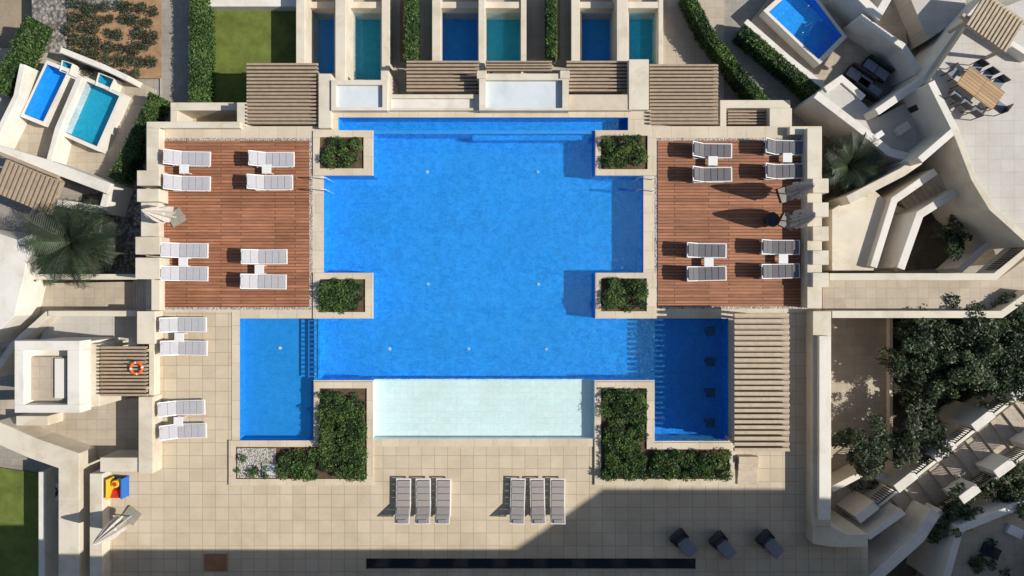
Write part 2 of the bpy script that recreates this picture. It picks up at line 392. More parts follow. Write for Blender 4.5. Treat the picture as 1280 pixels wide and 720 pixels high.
def tree(name,px,py,z,h,r,n=36,mats=('o1','o2','o3'),leaf=.085,nper=1150):
    x,y,_=W(px,py,z+h*.6); b=B()
    top=Vector((x+random.uniform(-.2,.2),y+random.uniform(-.2,.2),z+h*.45))
    b.cyl((x,y,z),top,.16,.10,'bark',8)
    cs=[];rs=[]
    for i in range(n):
        a=random.uniform(0,6.28); e=random.uniform(-.35,1.2); rr=r*random.uniform(.3,1.08)*(1+.25*math.sin(a*3+px))
        c=Vector((x+rr*math.cos(a)*math.cos(e),y+rr*math.sin(a)*math.cos(e),z+h*.62+rr*.75*math.sin(e)))
        cs.append(c); rs.append(r*random.uniform(.15,.33))
        if i%3==0:
            mid=top.lerp(c,.5)+Vector((0,0,-.1)); b.cyl(top,mid,.07,.045,'bark',6,False); b.cyl(mid,c,.045,.015,'bark',6,False)
    o=b.obj(name,0)
    p,t=clumps([tuple(c) for c in cs],rs,nper)
    me=leafobj(name+'_crown',p,leaf,t,mats); c=bpy.data.objects.new('crown',me); scene.collection.objects.link(c); c.parent=o
sg=('s1','o2','s2')
for a in [(1152,420,-3,4,1.7),(1208,412,-3,4,1.6),(1255,455,-3,4.2,1.9),(1205,468,-3,3.8,1.5),(1150,470,-3,3.2,1.2),(1180,440,-3,3.4,1.3),(1232,425,-3,3.6,1.3),
          (1085,562,-3,3.4,1.4,38,sg),(1140,545,-3,3.2,1.3,34,sg),(1188,292,-2.6,2.6,1.0,22),
          (1190,640,-3,3.4,1.2,28),(1262,610,-3,3.6,1.4),(1275,395,-3,4,1.5),(1222,695,-3,3.2,1.1),(1155,512,-3,2.6,.95,24,sg)]:
    tree('tree',*a)
def palm(px,py,z,h,r,nf=34):
    x,y,_=W(px,py,z+h); b=B()
    b.cyl((x,y,z),(x,y,z+h*.5),.22,.17,'bark',10); b.cyl((x,y,z+h*.5),(x,y,z+h-.1),.17,.2,'bark',10)
    mt=('s1','o1','o2','o1')
    for i in range(nf):
        a=2.399*i+random.uniform(-.15,.15); up=1.15-1.25*i/nf; L=r*random.uniform(.85,1.1)
        prev=Vector((x,y,z+h)); d=Vector((math.cos(a)*math.cos(up),math.sin(a)*math.cos(up),math.sin(up)))
        ns=9; m_=random.choice(mt)
        for k in range(ns):
            nx_=prev+d*(L*1.15/ns); side=d.cross(Vector((0,0,1))).normalized()
            b.cyl(prev,nx_,.018,.012,'s1',4,False)
            ll=.42*r/1.6*math.sin(math.pi*(k+1.2)/(ns+1.6))+.05
            for q in range(3):
                base=prev.lerp(nx_,(q+.5)/3)
                for s_ in(-1,1):
                    tip=base+side*s_*ll+d*ll*.55+Vector((0,0,-.25*ll+random.uniform(-.03,.03)))
                    wv=d*.022; b.face([base-wv,base+wv,tip+wv*.3,tip-wv*.3],m_)
            prev=nx_; d=(d+Vector((0,0,-.13))).normalized()
    b.obj('palm_tree',0)
palm(92,303,-2.6,2.4,1.95,50); palm(1060,208,-2.6,2.0,1.45,42); palm(55,330,-2.6,1.4,1.1,26)
ms=[]
for k in range(3):
    p,t=clumps([(0,0,.15),(.1,.06,.2),(-.1,.05,.17),(0,-.1,.2)],[.26,.18,.2,.17],1800,.7); ms.append(leafobj('shrub_leaf',p,.04,t,('o1','s1','s2')))
e=bpy.data.objects.new('garden_shrubs',None); scene.collection.objects.link(e)
for r in range(6):
    for c in range(8):
        px=92+c*14.5+random.uniform(-3,3)+(r%2)*5; py=6+r*16+random.uniform(-3,3)+c*1.2
        if px>196 or py>94 or random.random()<.07: continue
        o=inst('shrub',random.choice(ms),W(px,py,-2.5),random.uniform(0,6),0,random.uniform(.9,1.5)); o.parent=e
# ---------------------------------------------------------------- north structures
b=B()
b.box(370,-40,381,104,-1.0,-3.5,'wall'); b.box(419,-40,432,100,-.9,-3.5,'wall'); b.box(477,-40,487,106,-1.6,-3.5,'wall')
b.box(540,-40,551,80,-1.8,-3.5,'wall'); b.box(598,-40,606,92,-.9,-3.5,'wall'); b.box(651,-40,658,100,-1.8,-3.5,'wall')
b.box(714,-40,725,80,-1.8,-3.5,'wall'); b.box(771,-40,785,92,-.9,-3.5,'wall'); b.box(823,-40,829,88,-1.9,-3.5,'wall')
b.box(258,-4,370,8,-1.9,-3.5,'white')
b.box(381,2,419,10,-1.9,-3.5,'wall');b.box(432,2,477,10,-1.9,-3.5,'wall');b.box(551,2,598,10,-1.9,-3.5,'wall');b.box(606,2,651,10,-1.9,-3.5,'wall');b.box(725,2,771,10,-1.9,-3.5,'wall');b.box(785,2,823,10,-1.9,-3.5,'wall')
b.obj('garden_wall')
def basin(name,x0,y0,x1,y1,zt,zi,w=6,bot=4,im='whitetile'):
    b=B(); zt=zt+eps()
    b.pr([W(x0,y0,zt),W(x1,y0,zt),W(x1,y0+w,zt),W(x0,y0+w,zt)],-3.5,'wall')
    b.pr([W(x0,y1-bot,zt),W(x1,y1-bot,zt),W(x1,y1,zt),W(x0,y1,zt)],-3.5,'wall')
    b.pr([W(x0,y0+w,zt),W(x0+w,y0+w,zt),W(x0+w,y1-bot,zt),W(x0,y1-bot,zt)],-3.5,'wall')
    b.pr([W(x1-w,y0+w,zt),W(x1,y0+w,zt),W(x1,y1-bot,zt),W(x1-w,y1-bot,zt)],-3.5,'wall')
    b.pr([W(x0+w,y0+w,zi),W(x1-w,y0+w,zi),W(x1-w,y1-bot,zi),W(x0+w,y1-bot,zi)],-3.5,im)
    return b.obj(name,0)
basin('skylight_box',414,100,484,138,.45,.25,im='skyl')
basin('skylight_box',599,92,711,138,.55,.3,8,3,im='skyl')
basin('skylight_box',484,118,599,138,.3,.15,5,3,'white')
b=B(); b.box(711,118,790,138,.3,-3.5,'stone'); b.box(786,74,811,137,.35,-3.5,'wall'); b.box(398,92,414,160,.35,-3.5,'wall')
b.box(596,88,608,98,.62,-3.5,'wall'); b.box(700,88,712,98,.62,-3.5,'wall')
b.box(476,88,486,118,.2,-3.5,'wall'); b.box(900,125,988,135,-.9,-3.5,'wall'); b.box(900,135,908,158,-.9,-3.5,'wall'); b.box(962,135,990,158,-.5,-3.5,'wall')
b.box(213,128,300,138,-.9,-3.5,'wall'); b.box(213,138,222,158,-.9,-3.5,'wall'); b.box(296,128,308,158,.1,-3.5,'wall')
b.obj('parapet_wall')
def pergola(name,x0,y0,x1,y1,z,zf,n,mat='slat',frac=.55,beams=3,d=.16,shade_slats=True):
    b=B(); z=z+eps(); hgt=(y1-y0)/n
    for i in range(n):
        ya=y0+i*hgt+random.uniform(-.25,.25); b.pr([W(x0,ya,z),W(x1+random.uniform(-.8,.8),ya,z),W(x1+random.uniform(-.8,.8),ya+hgt*frac,z),W(x0,ya+hgt*frac,z)],z-d,mat)
    zz=z-d+.003
    if shade_slats:  # extra slats added below the gaps so the pergola casts a solid shadow
        for i in range(n-1):
            zu=zz-.10-.05*(i%2)
            ya=y0+i*hgt+hgt*(frac-.35); yb=y0+(i+1)*hgt+hgt*.3
            b.pr([W(x0+.4,ya,zu),W(x1-.8,ya,zu),W(x1-.8,yb,zu),W(x0+.4,yb,zu)],zu-.03,'slatdark')
    for k in range(beams):
        xa=x0+4+(x1-x0-12)*k/(beams-1)
        b.pr([W(xa,y0,zz-.19),W(xa+4,y0,zz-.19),W(xa+4,y1-hgt*(1-frac),zz-.19),W(xa,y1-hgt*(1-frac),zz-.19)],zz-.4,mat)
        if k in(0,beams-1):
            for yy in(y0+6,y1-10):
                p=W(xa+2,yy,zz-.4); b.lb(p[0]-.06,p[1]-.06,zf,p[0]+.06,p[1]+.06,zz-.39,mat)
    return b.obj(name,.008)
pergola('pergola',308,79,397,157,.2,-2.5,17,'slatdark')
pergola('pergola',508,76,599,116,-.1,-2.5,9,'slatdark')
pergola('pergola',607,76,690,90,-.1,-2.5,4,'slatdark')
pergola('pergola',708,76,785,116,-.1,-2.5,9,'slatdark')
pergola('pergola',812,80,898,157,.2,-2.5,17,'slatdark')
pergola('pergola',918,392,987,567,2.45,0,25,'slat',.58)
pergola('pergola',125,433,183,497,1.6,-.5,14,'slatdark')
pergola('pergola',910,138,985,157,-.9,-2.5,5,'slatdark')
b=B(); b.pr([G(911,400,.62),G(921,400,.62),G(921,550,.62),G(911,550,.62)],0,'stone'); b.obj('pool_bar_counter')
for y in(414,453,492,530):
    b=B(); x0,y0,_=G(890,y); b.cyl((x0,y0,-1),(x0,y0,-.3),.12,.12,'seatstone',12); b.lb(x0-.22,y0-.22,-.3,x0+.22,y0+.22,-.2,'seatstone'); b.obj('bar_stool',.02)
for x,y in((534,215),(672,215),(487,436),(586,436),(683,436),(535,355),(673,355),(350,435)):
    z=-.6 if x==350 else (-1.0 if y==436 else -1.1)
    p=W(x,y,z); b=B(); b.cyl((p[0],p[1],z),(p[0],p[1],z+.05),.085,.07,'plastic',14); b.obj('pool_light',0)
def rail(name,px,py,axis):
    b=B()
    for s in(-.28,.28):
        x,y,_=G(px,py)
        pts=[(-.45,0),( -.45,.6),(-.25,.85),(.1,.85),(.3,.6),(.3,-.8)]
        for (a,z0),(c,z1) in zip(pts[:-1],pts[1:]):
            b.cyl((x+a*axis,y+s,z0),(x+c*axis,y+s,z1),.022,.022,'metal',8)
    b.obj(name,0)
rail('pool_ladder',404,232,1); rail('pool_ladder',803,232,-1)
b=B()
for i in range(13):
    x,y,_=G(391,401+i*5.8); b.lb(x-.25,y-.025,-.14,x+.15,y+.025,-.09,'blue')
for xx in(385,396):
    x,y,_=G(xx,399); b.lb(x-.025,y-2.85,-.16,x+.025,y,-.1,'blue')
b.obj('pool_grille',0)
b=B(); p=G(338,586); b.lb(p[0]-.38,p[1]-.34,.03,p[0]+.38,p[1]+.34,.11,'greypath'); b.lb(p[0]-.3,p[1]-.26,.11,p[0]+.3,p[1]+.26,.125,'metal'); b.obj('access_hatch')
b=B()
for i in range(4): b.pr([G(921,569+i*9,.3-.07*i),G(946,569+i*9,.3-.07*i),G(946,577.9+i*9,.3-.07*i),G(921,577.9+i*9,.3-.07*i)],0,'stone')
b.obj('steps')
# ---------------------------------------------------------------- loungers
def lounger_mesh(fab):
    b=B(); Wd=.33
    for sgn in(-1,1):
        b.lb(-.3,sgn*Wd-.024,.24,1.0,sgn*Wd+.024,.31,'plastic')
        b.hexa([(-.92,sgn*Wd-.024,.72),(-.3,sgn*Wd-.024,.25),(-.3,sgn*Wd+.024,.25),(-.92,sgn*Wd+.024,.72),
                (-.92,sgn*Wd-.024,.79),(-.3,sgn*Wd-.024,.31),(-.3,sgn*Wd+.024,.31),(-.92,sgn*Wd+.024,.79)],'plastic')
        for x in(-.75,-.15,.85): b.lb(x-.03,sgn*Wd-.022,0,x+.03,sgn*Wd+.022,.24,'plastic')
        b.hexa([(-.8,sgn*(Wd-.05)-.02,.03),(-.74,sgn*(Wd-.05)-.02,.03),(-.74,sgn*(Wd-.05)+.02,.03),(-.8,sgn*(Wd-.05)+.02,.03),
                (-.7,sgn*(Wd-.05)-.02,.55),(-.64,sgn*(Wd-.05)-.02,.55),(-.64,sgn*(Wd-.05)+.02,.55),(-.7,sgn*(Wd-.05)+.02,.55)],'plastic')
        b.lb(-.8,sgn*Wd-.022,.03,.9,sgn*Wd+.022,.08,'plastic')
    b.lb(.985,-.355,.24,1.05,.355,.31,'plastic'); b.lb(-.96,-.355,.73,-.91,.355,.81,'plastic')
    for i in range(4):
        x0=-.285+i*.315; b.lb(x0,-.3,.26,x0+.295,.3,.34,fab)
    for i in range(2):
        t0=i/2;t1=(i+.95)/2
        def q(t,o): return (-.3-.6*t,.28+.46*t+o)
        (xa,za),(xb,zb)=q(t0,0),q(t1,0)
        b.hexa([(xb,-.3,zb),(xa,-.3,za),(xa,.3,za),(xb,.3,zb),(xb,-.3,zb+.09),(xa,-.3,za+.09),(xa,.3,za+.09),(xb,.3,zb+.09)],fab)
    b.hexa([(-.9,-.2,.76),(-.76,-.2,.65),(-.76,.2,.65),(-.9,.2,.76),(-.9,-.2,.89),(-.76,-.2,.78),(-.76,.2,.78),(-.9,.2,.89)],fab)
    return b.mesh('sun_lounger')
L1=lounger_mesh('mattress'); L2=lounger_mesh('mattress2'); L3=lounger_mesh('mattress3')
def put(me,cx,cy,ang,z=.07):
    x,y,_=W(cx,cy,z+.35); inst('sun_lounger',me,(x,y,z),math.radians(ang),.01)
for x,y in((235,198),(235,229),(340,199),(338,228),(232,313),(232,342),(331,321),(330,352)): put(L1,x,y,random.uniform(-2,2))
for x,y in((230,406),(231,435),(228,510),(230,539)): put(L1,x,y,random.uniform(-2,2),0)
for x,y in((888,188),(888,218),(978,184),(978,214),(881,313),(881,342),(973,309),(973,339)): put(L2,x,y,random.uniform(-2,2))
for x in(504,529,554,647,672,697): put(L3,x,626,random.uniform(88,91.5),0)
tb=B(); tb.lb(-.22,-.22,.38,.22,.22,.42,'plastic')
for a in(-1,1):
    for c in(-1,1): tb.lb(a*.18-.02,c*.18-.02,0,a*.18+.02,c*.18+.02,.38,'plastic')
tb=tb.mesh('side_table')
for x,y in((235,213),(337,213),(234,328),(328,337),(888,203),(980,199),(883,328),(975,324),(229,421),(228,525)):
    z=0 if y>390 else .07
    inst('side_table',tb,W(x,y,z)[:2]+(z,),0,.008)
def parasol(px,py,z,h=3.0,ang=0,leanx=0,leany=0):
    b=B(); b.lb(-.35,-.35,0,.35,.35,.08,'greypath'); b.cyl((0,0,.08),(0,0,h),.03,.03,'metal',8)
    n=20; rings=[(.85,.30),(1.1,.40),(1.5,.36),(2.0,.28),(2.5,.18),(2.85,.09),(h,.03)]; i0=len(b.v); k=b.mi('canvas')
    for z_,r in rings:
        for j in range(n):
            t=2*math.pi*j/n; rr=r*(1.3 if j%2 else .6)*random.uniform(.88,1.12); b.v.append((rr*math.cos(t),rr*math.sin(t)*.8,z_+random.uniform(-.08,.08)*(z_<1.2)))
    for a in range(len(rings)-1):
        for j in range(n):
            q=(j+1)%n; b.f.append((i0+a*n+j,i0+a*n+q,i0+(a+1)*n+q,i0+(a+1)*n+j)); b.m.append(k)
    b.cyl((0,0,1.7),(0,0,1.78),.3,.3,'canvas',12)
    o=b.obj('closed_parasol',0); x,y,_=G(px,py); o.location=(x,y,z); o.rotation_euler=(leany,leanx,ang)
parasol(982,243,.07,3.0,.3); parasol(984,277,.07,3.0,1.1); parasol(222,272,.07,3.1,.5); parasol(165,644,0,3.0,.9,-.08,.05)
b=B(); p=G(960,276); b.cyl((p[0],p[1],.07),(p[0],p[1],.55),.22,.3,'black',16); b.cyl((p[0],p[1],.55),(p[0],p[1],.6),.34,.34,'black',16); b.lb(p[0]-.1,p[1]-.35,.6,p[0]+.1,p[1]+.35,.63,'black'); b.obj('side_stool',.01)
def chair():
    b=B()
    b.hexa([(-.3,-.3,.12),(.75,-.3,.2),(.75,.3,.2),(-.3,.3,.12),(-.3,-.28,.28),(.75,-.28,.32),(.75,.28,.32),(-.3,.28,.28)],'greyfab')
    b.hexa([(-.55,-.34,.12),(-.28,-.32,.12),(-.28,.32,.12),(-.55,.34,.12),(-.72,-.3,.85),(-.6,-.3,.88),(-.6,.3,.88),(-.72,.3,.85)],'black')
    for s in(-1,1):
        b.hexa([(-.5,s*.36-.05,.1),(.1,s*.34-.04,.1),(.1,s*.34+.04,.1),(-.5,s*.36+.05,.1),(-.62,s*.36-.05,.6),(-.05,s*.34-.04,.42),(-.05,s*.34+.04,.42),(-.62,s*.36+.05,.6)],'black')
        for x in(-.5,.65): b.cyl((x,s*.24,0),(x,s*.24,.16),.02,.02,'black',6)
    b.hexa([(-.28,-.27,.3),(-.1,-.27,.3),(-.1,.27,.3),(-.28,.27,.3),(-.58,-.24,.75),(-.5,-.24,.8),(-.5,.24,.8),(-.58,.24,.75)],'black')
    return b.mesh('lounge_chair')
cm=chair()
# head end up-left, foot end down-right
for x,y,a in((854,678,-48),(903,681,-48),(962,679,-45)):
    p=W(x,y,.3); inst('lounge_chair',cm,(p[0],p[1],0),math.radians(a),.03)
# ---------------------------------------------------------------- west walls
b=B()
b.box(183,160,199,215,.55,-3.5,'wall'); b.box(171,213,199,232,.9,-3.5,'wall'); b.box(171,236,199,252,.9,-3.5,'wall')
b.box(176,252,199,296,.5,-3.5,'wall'); b.box(169,296,200,318,.95,-3.5,'wall'); b.box(169,322,200,349,.95,-3.5,'wall')
b.box(189,349,200,388,.5,-3.5,'wall'); b.box(171,389,194,430,.7,-3.5,'wall'); b.box(186,430,193,496,.5,-3.5,'wall')
b.box(173,496,191,592,.8,-3.5,'wall'); b.box(125,572,173,590,.7,-3.5,'wall'); b.box(112,592,128,735,.6,-3.5,'wall')
b.box(183,152,300,160,.3,-3.5,'wall')
b.obj('terrace_wall')
b=B(); b.line([(-10,538),(40,560),(86,576),(86,735)],26,.4,-3.5,'wall'); b.line([(52,590),(52,735)],8,-1,-3.5,'white'); b.obj('boundary_wall')
b=B()
for i in range(7): b.box(166+i*3.3,350,169.3+i*3.3,388,-1.2+i*.17,-3.5,'stone')
b.obj('stairs')
b=B(); b.poly([(-40,66),(40,60),(84,66),(205,100),(205,165),(300,165),(300,735),(-60,735),(-60,66)],-2.6,-3.59,'greypath')
b.obj('lane_paving',0)
b=B(); b.poly([(-20,60),(75,62),(195,112),(140,232),(60,208),(-20,190)],-2.5,-2.61,'sand'); b.poly([(0,355),(170,352),(170,388),(60,392),(20,430),(-10,440)],-1.5,-2.61,'sand')
b.poly([(90,498),(175,498),(175,572),(100,572),(60,560),(0,530),(0,500)],-.9,-2.61,'sand'); b.poly([(60,392),(172,390),(172,432),(48,432)],-1.0,-2.61,'roofwhite'); b.obj('villa_terrace',0)
b=B(); b.poly([(136,232),(196,130),(198,345),(45,345),(60,262)],-2.55,-2.61,'gravel'); b.obj('gravel_bed',0)
b=B(); b.poly([(-30,580),(48,592),(48,735),(-30,735)],-2.5,-2.61,'lawn'); b.obj('lawn',0)
def rotpool(name,pts,z,tile='tealtile'):
    b=B(); c=np.mean(np.array(pts),0); out=[tuple(c+(np.array(p)-c)*1.14) for p in pts]
    z1=z; n=len(pts)
    for i in range(n):
        q=(i+1)%n; b.pr([W(*out[i],z1),W(*out[q],z1),W(*pts[q],z1),W(*pts[i],z1)],z-.9,'white')
    zf=z-.55
    b.face([(W(*p,z)[0],W(*p,z)[1],zf) for p in pts[::-1]],tile)
    for i in range(n):
        q=(i+1)%n; s_=[tuple(c+(np.array(p)-c)*.985) for p in (pts[i],pts[q])]
        A=W(*s_[0],z);C=W(*s_[1],z); b.face([(A[0],A[1],z-.05),(C[0],C[1],z-.05),(C[0],C[1],zf),(A[0],A[1],zf)],tile)
    o=b.obj(name,0)
    w=B(); w.face([(W(*p,z)[0],W(*p,z)[1],z-.07) for p in pts[::-1]],'waterdeep'); w.obj('water',0,o)
rotpool('plunge_pool',[(58,80),(84,90),(54,152),(29,142)],-1.75,'pooltile')
rotpool('plunge_pool',[(107,101),(149,120),(121,183),(80,165)],-1.75,'tealtile')
rotpool('hot_tub',[(78,76),(90,80),(86,92),(75,88)],-1.7,'tealtile'); rotpool('hot_tub',[(124,92),(142,99),(136,112),(120,106)],-1.7,'tealtile')
b=B(); b.line([(-10,186),(60,207),(137,236)],14,-.6,-3.5,'white'); b.line([(100,95),(72,160),(60,205)],7,-1.4,-3.5,'white'); b.line([(135,236),(128,262),(50,250)],9,-.8,-3.5,'white')
b.line([(75,62),(130,84),(160,98)],7,-1.3,-3.5,'white'); b.line([(-10,180),(20,120),(28,80)],7,-1.2,-3.5,'white')
b.poly([(-20,285),(22,300),(40,292),(30,345),(18,395),(-20,430)],.2,-3.5,'white'); b.line([(28,346),(170,346)],7,-.5,-3.5,'wall'); b.line([(60,392),(170,392)],7,-.1,-3.5,'wall'); b.line([(60,392),(15,432),(-10,470)],8,-.2,-3.5,'wall')
b.obj('villa_wall')
b=B()
for i in range(13):
    cx=5+i*5.6; cy=210+i*2.3; b.rbox(cx-4,cy+10,3.2,44,22,-.2,-.4,'slatdark')
b.rbox(32,205,86,4,22,-.41,-.6,'slatdark'); b.rbox(22,240,86,4,22,-.41,-.6,'slatdark')
for x,y in((2,195),(66,222),(-6,225),(56,252)):
    b.rbox(x,y,4,4,22,-.6,-2.6,'slatdark')
b.obj('pergola',.006)
b=B()
b.poly([(20,428),(98,428),(98,514),(20,514)],2.2,-3.5,'white')
z=2.9
for r in((18,426,100,438),(18,506,100,516),(18,438,30,506),(84,438,100,506)): b.pr([W(r[0],r[1],z),W(r[2],r[1],z),W(r[2],r[3],z),W(r[0],r[3],z)],2.1,'white')
b.box(33,446,80,500,2.45,2.15,'sand'); b.box(68,448,80,498,2.6,2.4,'white')
b.box(99,430,124,508,1.3,-3.5,'wall'); b.box(20,520,60,532,.2,-3.5,'wall')
b.obj('stair_tower')
b=B(); p=W(171,460,1.75); n=24
for j in range(n):
    t0=2*math.pi*j/n;t1=2*math.pi*(j+1)/n
    b.cyl((p[0]+.26*math.cos(t0),p[1]+.26*math.sin(t0),1.78),(p[0]+.26*math.cos(t1),p[1]+.26*math.sin(t1),1.78),.06,.06,'orange' if j%6 else 'plastic',8,False)
b.obj('lifebuoy',0)
b=B(); p=W(64,615,-1.8); b.lb(p[0]-.45,p[1]-.45,-2.6,p[0]+.45,p[1]+.45,-1.8,'plastic'); b.cyl((p[0],p[1],-1.8),(p[0],p[1],-1.76),.36,.36,'black',20)
for k in range(4): b.cyl((p[0],p[1],-1.74),(p[0]+.3*math.cos(k*1.57+.3),p[1]+.3*math.sin(k*1.57+.3),-1.74),.04,.06,'metal',6)
b.obj('air_conditioner',.02)
b=B(); p=G(152,607); x,y=p[0],p[1]
b.lb(x-.38,y-.5,0,x+.38,y+.5,.08,'blue'); b.lb(x-.36,y-.48,.08,x-.28,y+.48,.7,'yellow'); b.lb(x+.28,y-.48,.08,x+.36,y+.48,.6,'blue')
b.hexa([(x-.28,y-.45,.1),(x+.28,y-.45,.1),(x+.28,y-.05,.1),(x-.28,y-.05,.1),(x-.28,y-.45,.5),(x+.28,y-.45,.5),(x+.28,y-.15,.3),(x-.28,y-.15,.3)],'red')
b.cyl((x,y+.22,.1),(x,y+.22,.55),.18,.18,'yellow',14); b.cyl((x,y+.22,.55),(x,y+.22,.6),.1,.1,'red',12)
b.obj('toy_playset',.02)
b=B(); p=G(270,703); b.lb(p[0]-.55,p[1]-.4,.004,p[0]+.55,p[1]+.42,.06,'terracotta'); b.lb(p[0]-.45,p[1]-.3,.06,p[0]+.45,p[1]+.32,.075,'terracotta'); b.obj('floor_mat',.01)
# ---------------------------------------------------------------- east
b=B()
b.box(1009,160,1027,385,.75,-3.5,'wall')
for y in(232,262,292,322,350): b.box(1016,y-9,1036,y+9,.95,-3.5,'wall')
b.box(987,158,1009,168,.4,-3.5,'wall')
b.box(1016,389,1039,658,.75,-3.5,'wall'); b.box(1024,420,1038,650,1.0,-3.5,'white'); b.poly([(1016,658),(1039,658),(1060,668),(1085,668),(1085,684),(1040,684),(1016,680)],.72,-3.5,'wall')
b.obj('terrace_wall')
b=B(); b.pr([G(1028,350,.02),G(1246,350,.02),G(1290,318,.02),G(1290,372,.02),G(1262,388,.02),G(1028,388,.02)],-.5,'sand'); b.obj('footbridge_deck',0)
b=B(); b.line([(1037,346),(1244,346),(1290,306)],9,.75,-.6,'wall'); b.line([(1040,393),(1252,393),(1290,366)],9,.75,-.6,'wall'); b.obj('footbridge_parapet')
b=B()
for x in(1090,1170,1240):
    p=G(x,368); b.lb(p[0]-.25,p[1]-.6,-3.6,p[0]+.25,p[1]+.6,-.5,'wall')
b.obj('bridge_pier',0)
b=B(); b.poly([(862,-60),(1330,-60),(1330,392),(1000,392),(1000,158),(905,158)],-2.6,-3.59,'greypath'); b.obj('footpath',0)
b=B(); b.poly([(1036,396),(1113,396),(1113,600),(1036,680)],-2.9,-3.59,'sand'); b.line([(1114,398),(1114,600)],4,-2.6,-3.5,'wall'); b.obj('lower_courtyard',0)
b=B(); b.poly([(1114,396),(1330,396),(1330,800),(1036,800),(1036,682),(1114,601)],-3.0,-3.59,'darksoil'); b.obj('garden_bed',0)
bush_bed('garden_groundcover',[(1120,400,1275,520),(1060,600,1120,650),(1170,620,1275,715)],-3.0,.3,2.6,('o1','o2','s1'),.07,900,gap=.2,rr=(.2,.5))
b=B(); b.poly([(1030,160),(1090,175),(1088,240),(1036,262)],-2.5,-2.61,'redsoil'); b.poly([(1140,262),(1215,250),(1250,330),(1130,338)],-2.5,-2.61,'darksoil'); b.obj('garden_bed',0)
b=B()
n=26
for i in range(n):
    t=i/n;t2=(i+1)/n
    a=Vector((1100,668)).lerp(Vector((1300,512)),t); c=Vector((1100,668)).lerp(Vector((1300,512)),t2)
    nn=Vector((.615,.79))*26; z=-2.2+(i//2)*.12
    b.poly([a-nn,c-nn,c+nn,a+nn],z,-3.5,'sand')
b.obj('garden_stairs',.01)
def steppedwall(name,p0,p1,z0,z1,n,w=10):
    b=B(); r=B(); P0=Vector(p0);P1=Vector(p1)
    for i in range(n):
        t0=i/n;t1=(i+1)/n; a=P0.lerp(P1,t0); c=P0.lerp(P1,t1); z=z0+(z1-z0)*i/n
        if i%2==0: b.line([a,c],w,z,-3.5,'white')
        else:
            b.line([a,c],w*.8,z-.8,-3.5,'white')
            for k in range(9):
                q=a.lerp(c,(k+.5)/9); x,y,_=W(q.x,q.y,z); r.lb(x-.02,y-.02,z-.85,x+.02,y+.02,z+.05,'black')
            A=W(a.x,a.y,z+.05);C=W(c.x,c.y,z+.05); r.cyl(A,C,.03,.03,'black',6)
    o=b.obj(name); rr=r.obj('railing',0,o)
steppedwall('stair_parapet',(1072,650),(1290,478),-1.0,.4,9,12)
steppedwall('stair_parapet',(1115,690),(1310,545),-1.0,.4,9,12)
b=B(); b.line([(1085,672),(1130,640)],8,-.6,-3.5,'white'); b.line([(1080,735),(1150,672),(1170,640)],14,-.4,-3.5,'white'); b.line([(1040,612),(1078,592),(1115,598)],8,-1.6,-3.5,'white'); b.obj('garden_wall')
b=B(); b.poly([(1200,660),(1300,620),(1330,760),(1180,760)],-.5,-3.5,'sand'); b.line([(1180,735),(1200,662),(1300,622)],9,-.1,-3.5,'white')
b.rbox(1240,690,22,14,25,-.3,-.48,'darkglass'); b.rbox(1270,665,20,12,25,-.3,-.48,'plastic'); b.obj('garden_building')
# NE villa
b=B(); b.poly([(938,28),(990,-40),(1120,-40),(1135,55),(1042,116)],-2.2,-2.61,'sand'); b.obj('villa_patio',0)
rotpool('plunge_pool',[(961,15),(1003,-22),(1053,44),(1023,74)],-1.5,'pooltile')
b=B()
b.line([(932,26),(985,72),(1032,110)],7,-1.5,-3.5,'white'); b.line([(1032,112),(1052,98),(1080,122)],8,-.5,-3.5,'white')
b.poly([(1018,118),(1048,100),(1098,146),(1164,112),(1192,160),(1150,196),(1110,186)],-.6,-3.5,'roofwhite','white')
b.line([(1020,118),(1070,156),(1112,190),(1150,200)],10,.0,-3.5,'white'); b.line([(1096,140),(1160,96),(1212,22),(1240,-10)],9,.5,-3.5,'white')
b.line([(1075,20),(1130,58),(1150,90)],8,-.4,-3.5,'white'); b.line([(1060,-20),(1098,18),(1120,-20)],10,-.2,-3.5,'white')
b.poly([(1130,-20),(1210,-20),(1205,20),(1160,50)],-1.0,-3.5,'roofwhite')
b.obj('villa_wall')
b=B(); b.rbox(1130,160,16,10,-35,-.2,-.59,'white'); b.rbox(1150,132,8,8,-35,.1,-.59,'black'); b.rbox(1100,168,10,7,-35,-.1,-.59,'plastic'); b.obj('roof_vent',.01)
b=B(); b.poly([(1163,100),(1215,24),(1330,-20),(1330,300),(1290,300),(1238,258),(1216,222),(1192,165)],1.0,-3.5,'roofwhite','wall')
b.obj('villa_roof_terrace',0)
b=B(); b.line([(1164,102),(1194,162),(1150,200)],9,1.5,-3.5,'white'); b.line([(1150,200),(1128,215),(1060,250)],11,.6,-3.5,'wall'); b.line([(1194,162),(1218,224),(1240,260),(1290,305)],8,1.5,-3.5,'wall')
b.line([(1215,22),(1290,70)],7,1.6,0.9,'white')
b.poly([(1040,262),(1086,232),(1114,256),(1092,338),(1040,338)],-.2,-3.5,'wall')
b.line([(1170,214),(1118,250),(1092,334)],9,.2,-3.5,'white'); b.line([(1214,228),(1150,268),(1126,336)],10,.2,-3.5,'white'); b.line([(1215,262),(1240,302),(1200,338)],8,-.8,-3.5,'white')
b.obj('villa_parapet')
b=B()
path=[Vector((1190,222)),Vector((1135,262)),Vector((1108,335))]
k=0
for s in range(2):
    for i in range(9):
        a=path[s].lerp(path[s+1],i/9);c=path[s].lerp(path[s+1],(i+1)/9); d=(c-a).normalized(); nn=Vector((-d.y,d.x))*15
        b.poly([a-nn,c-nn,c+nn,a+nn],-.3-k*.13,-3.5,'stone'); k+=1
b.obj('stairs',.01)
b=B()
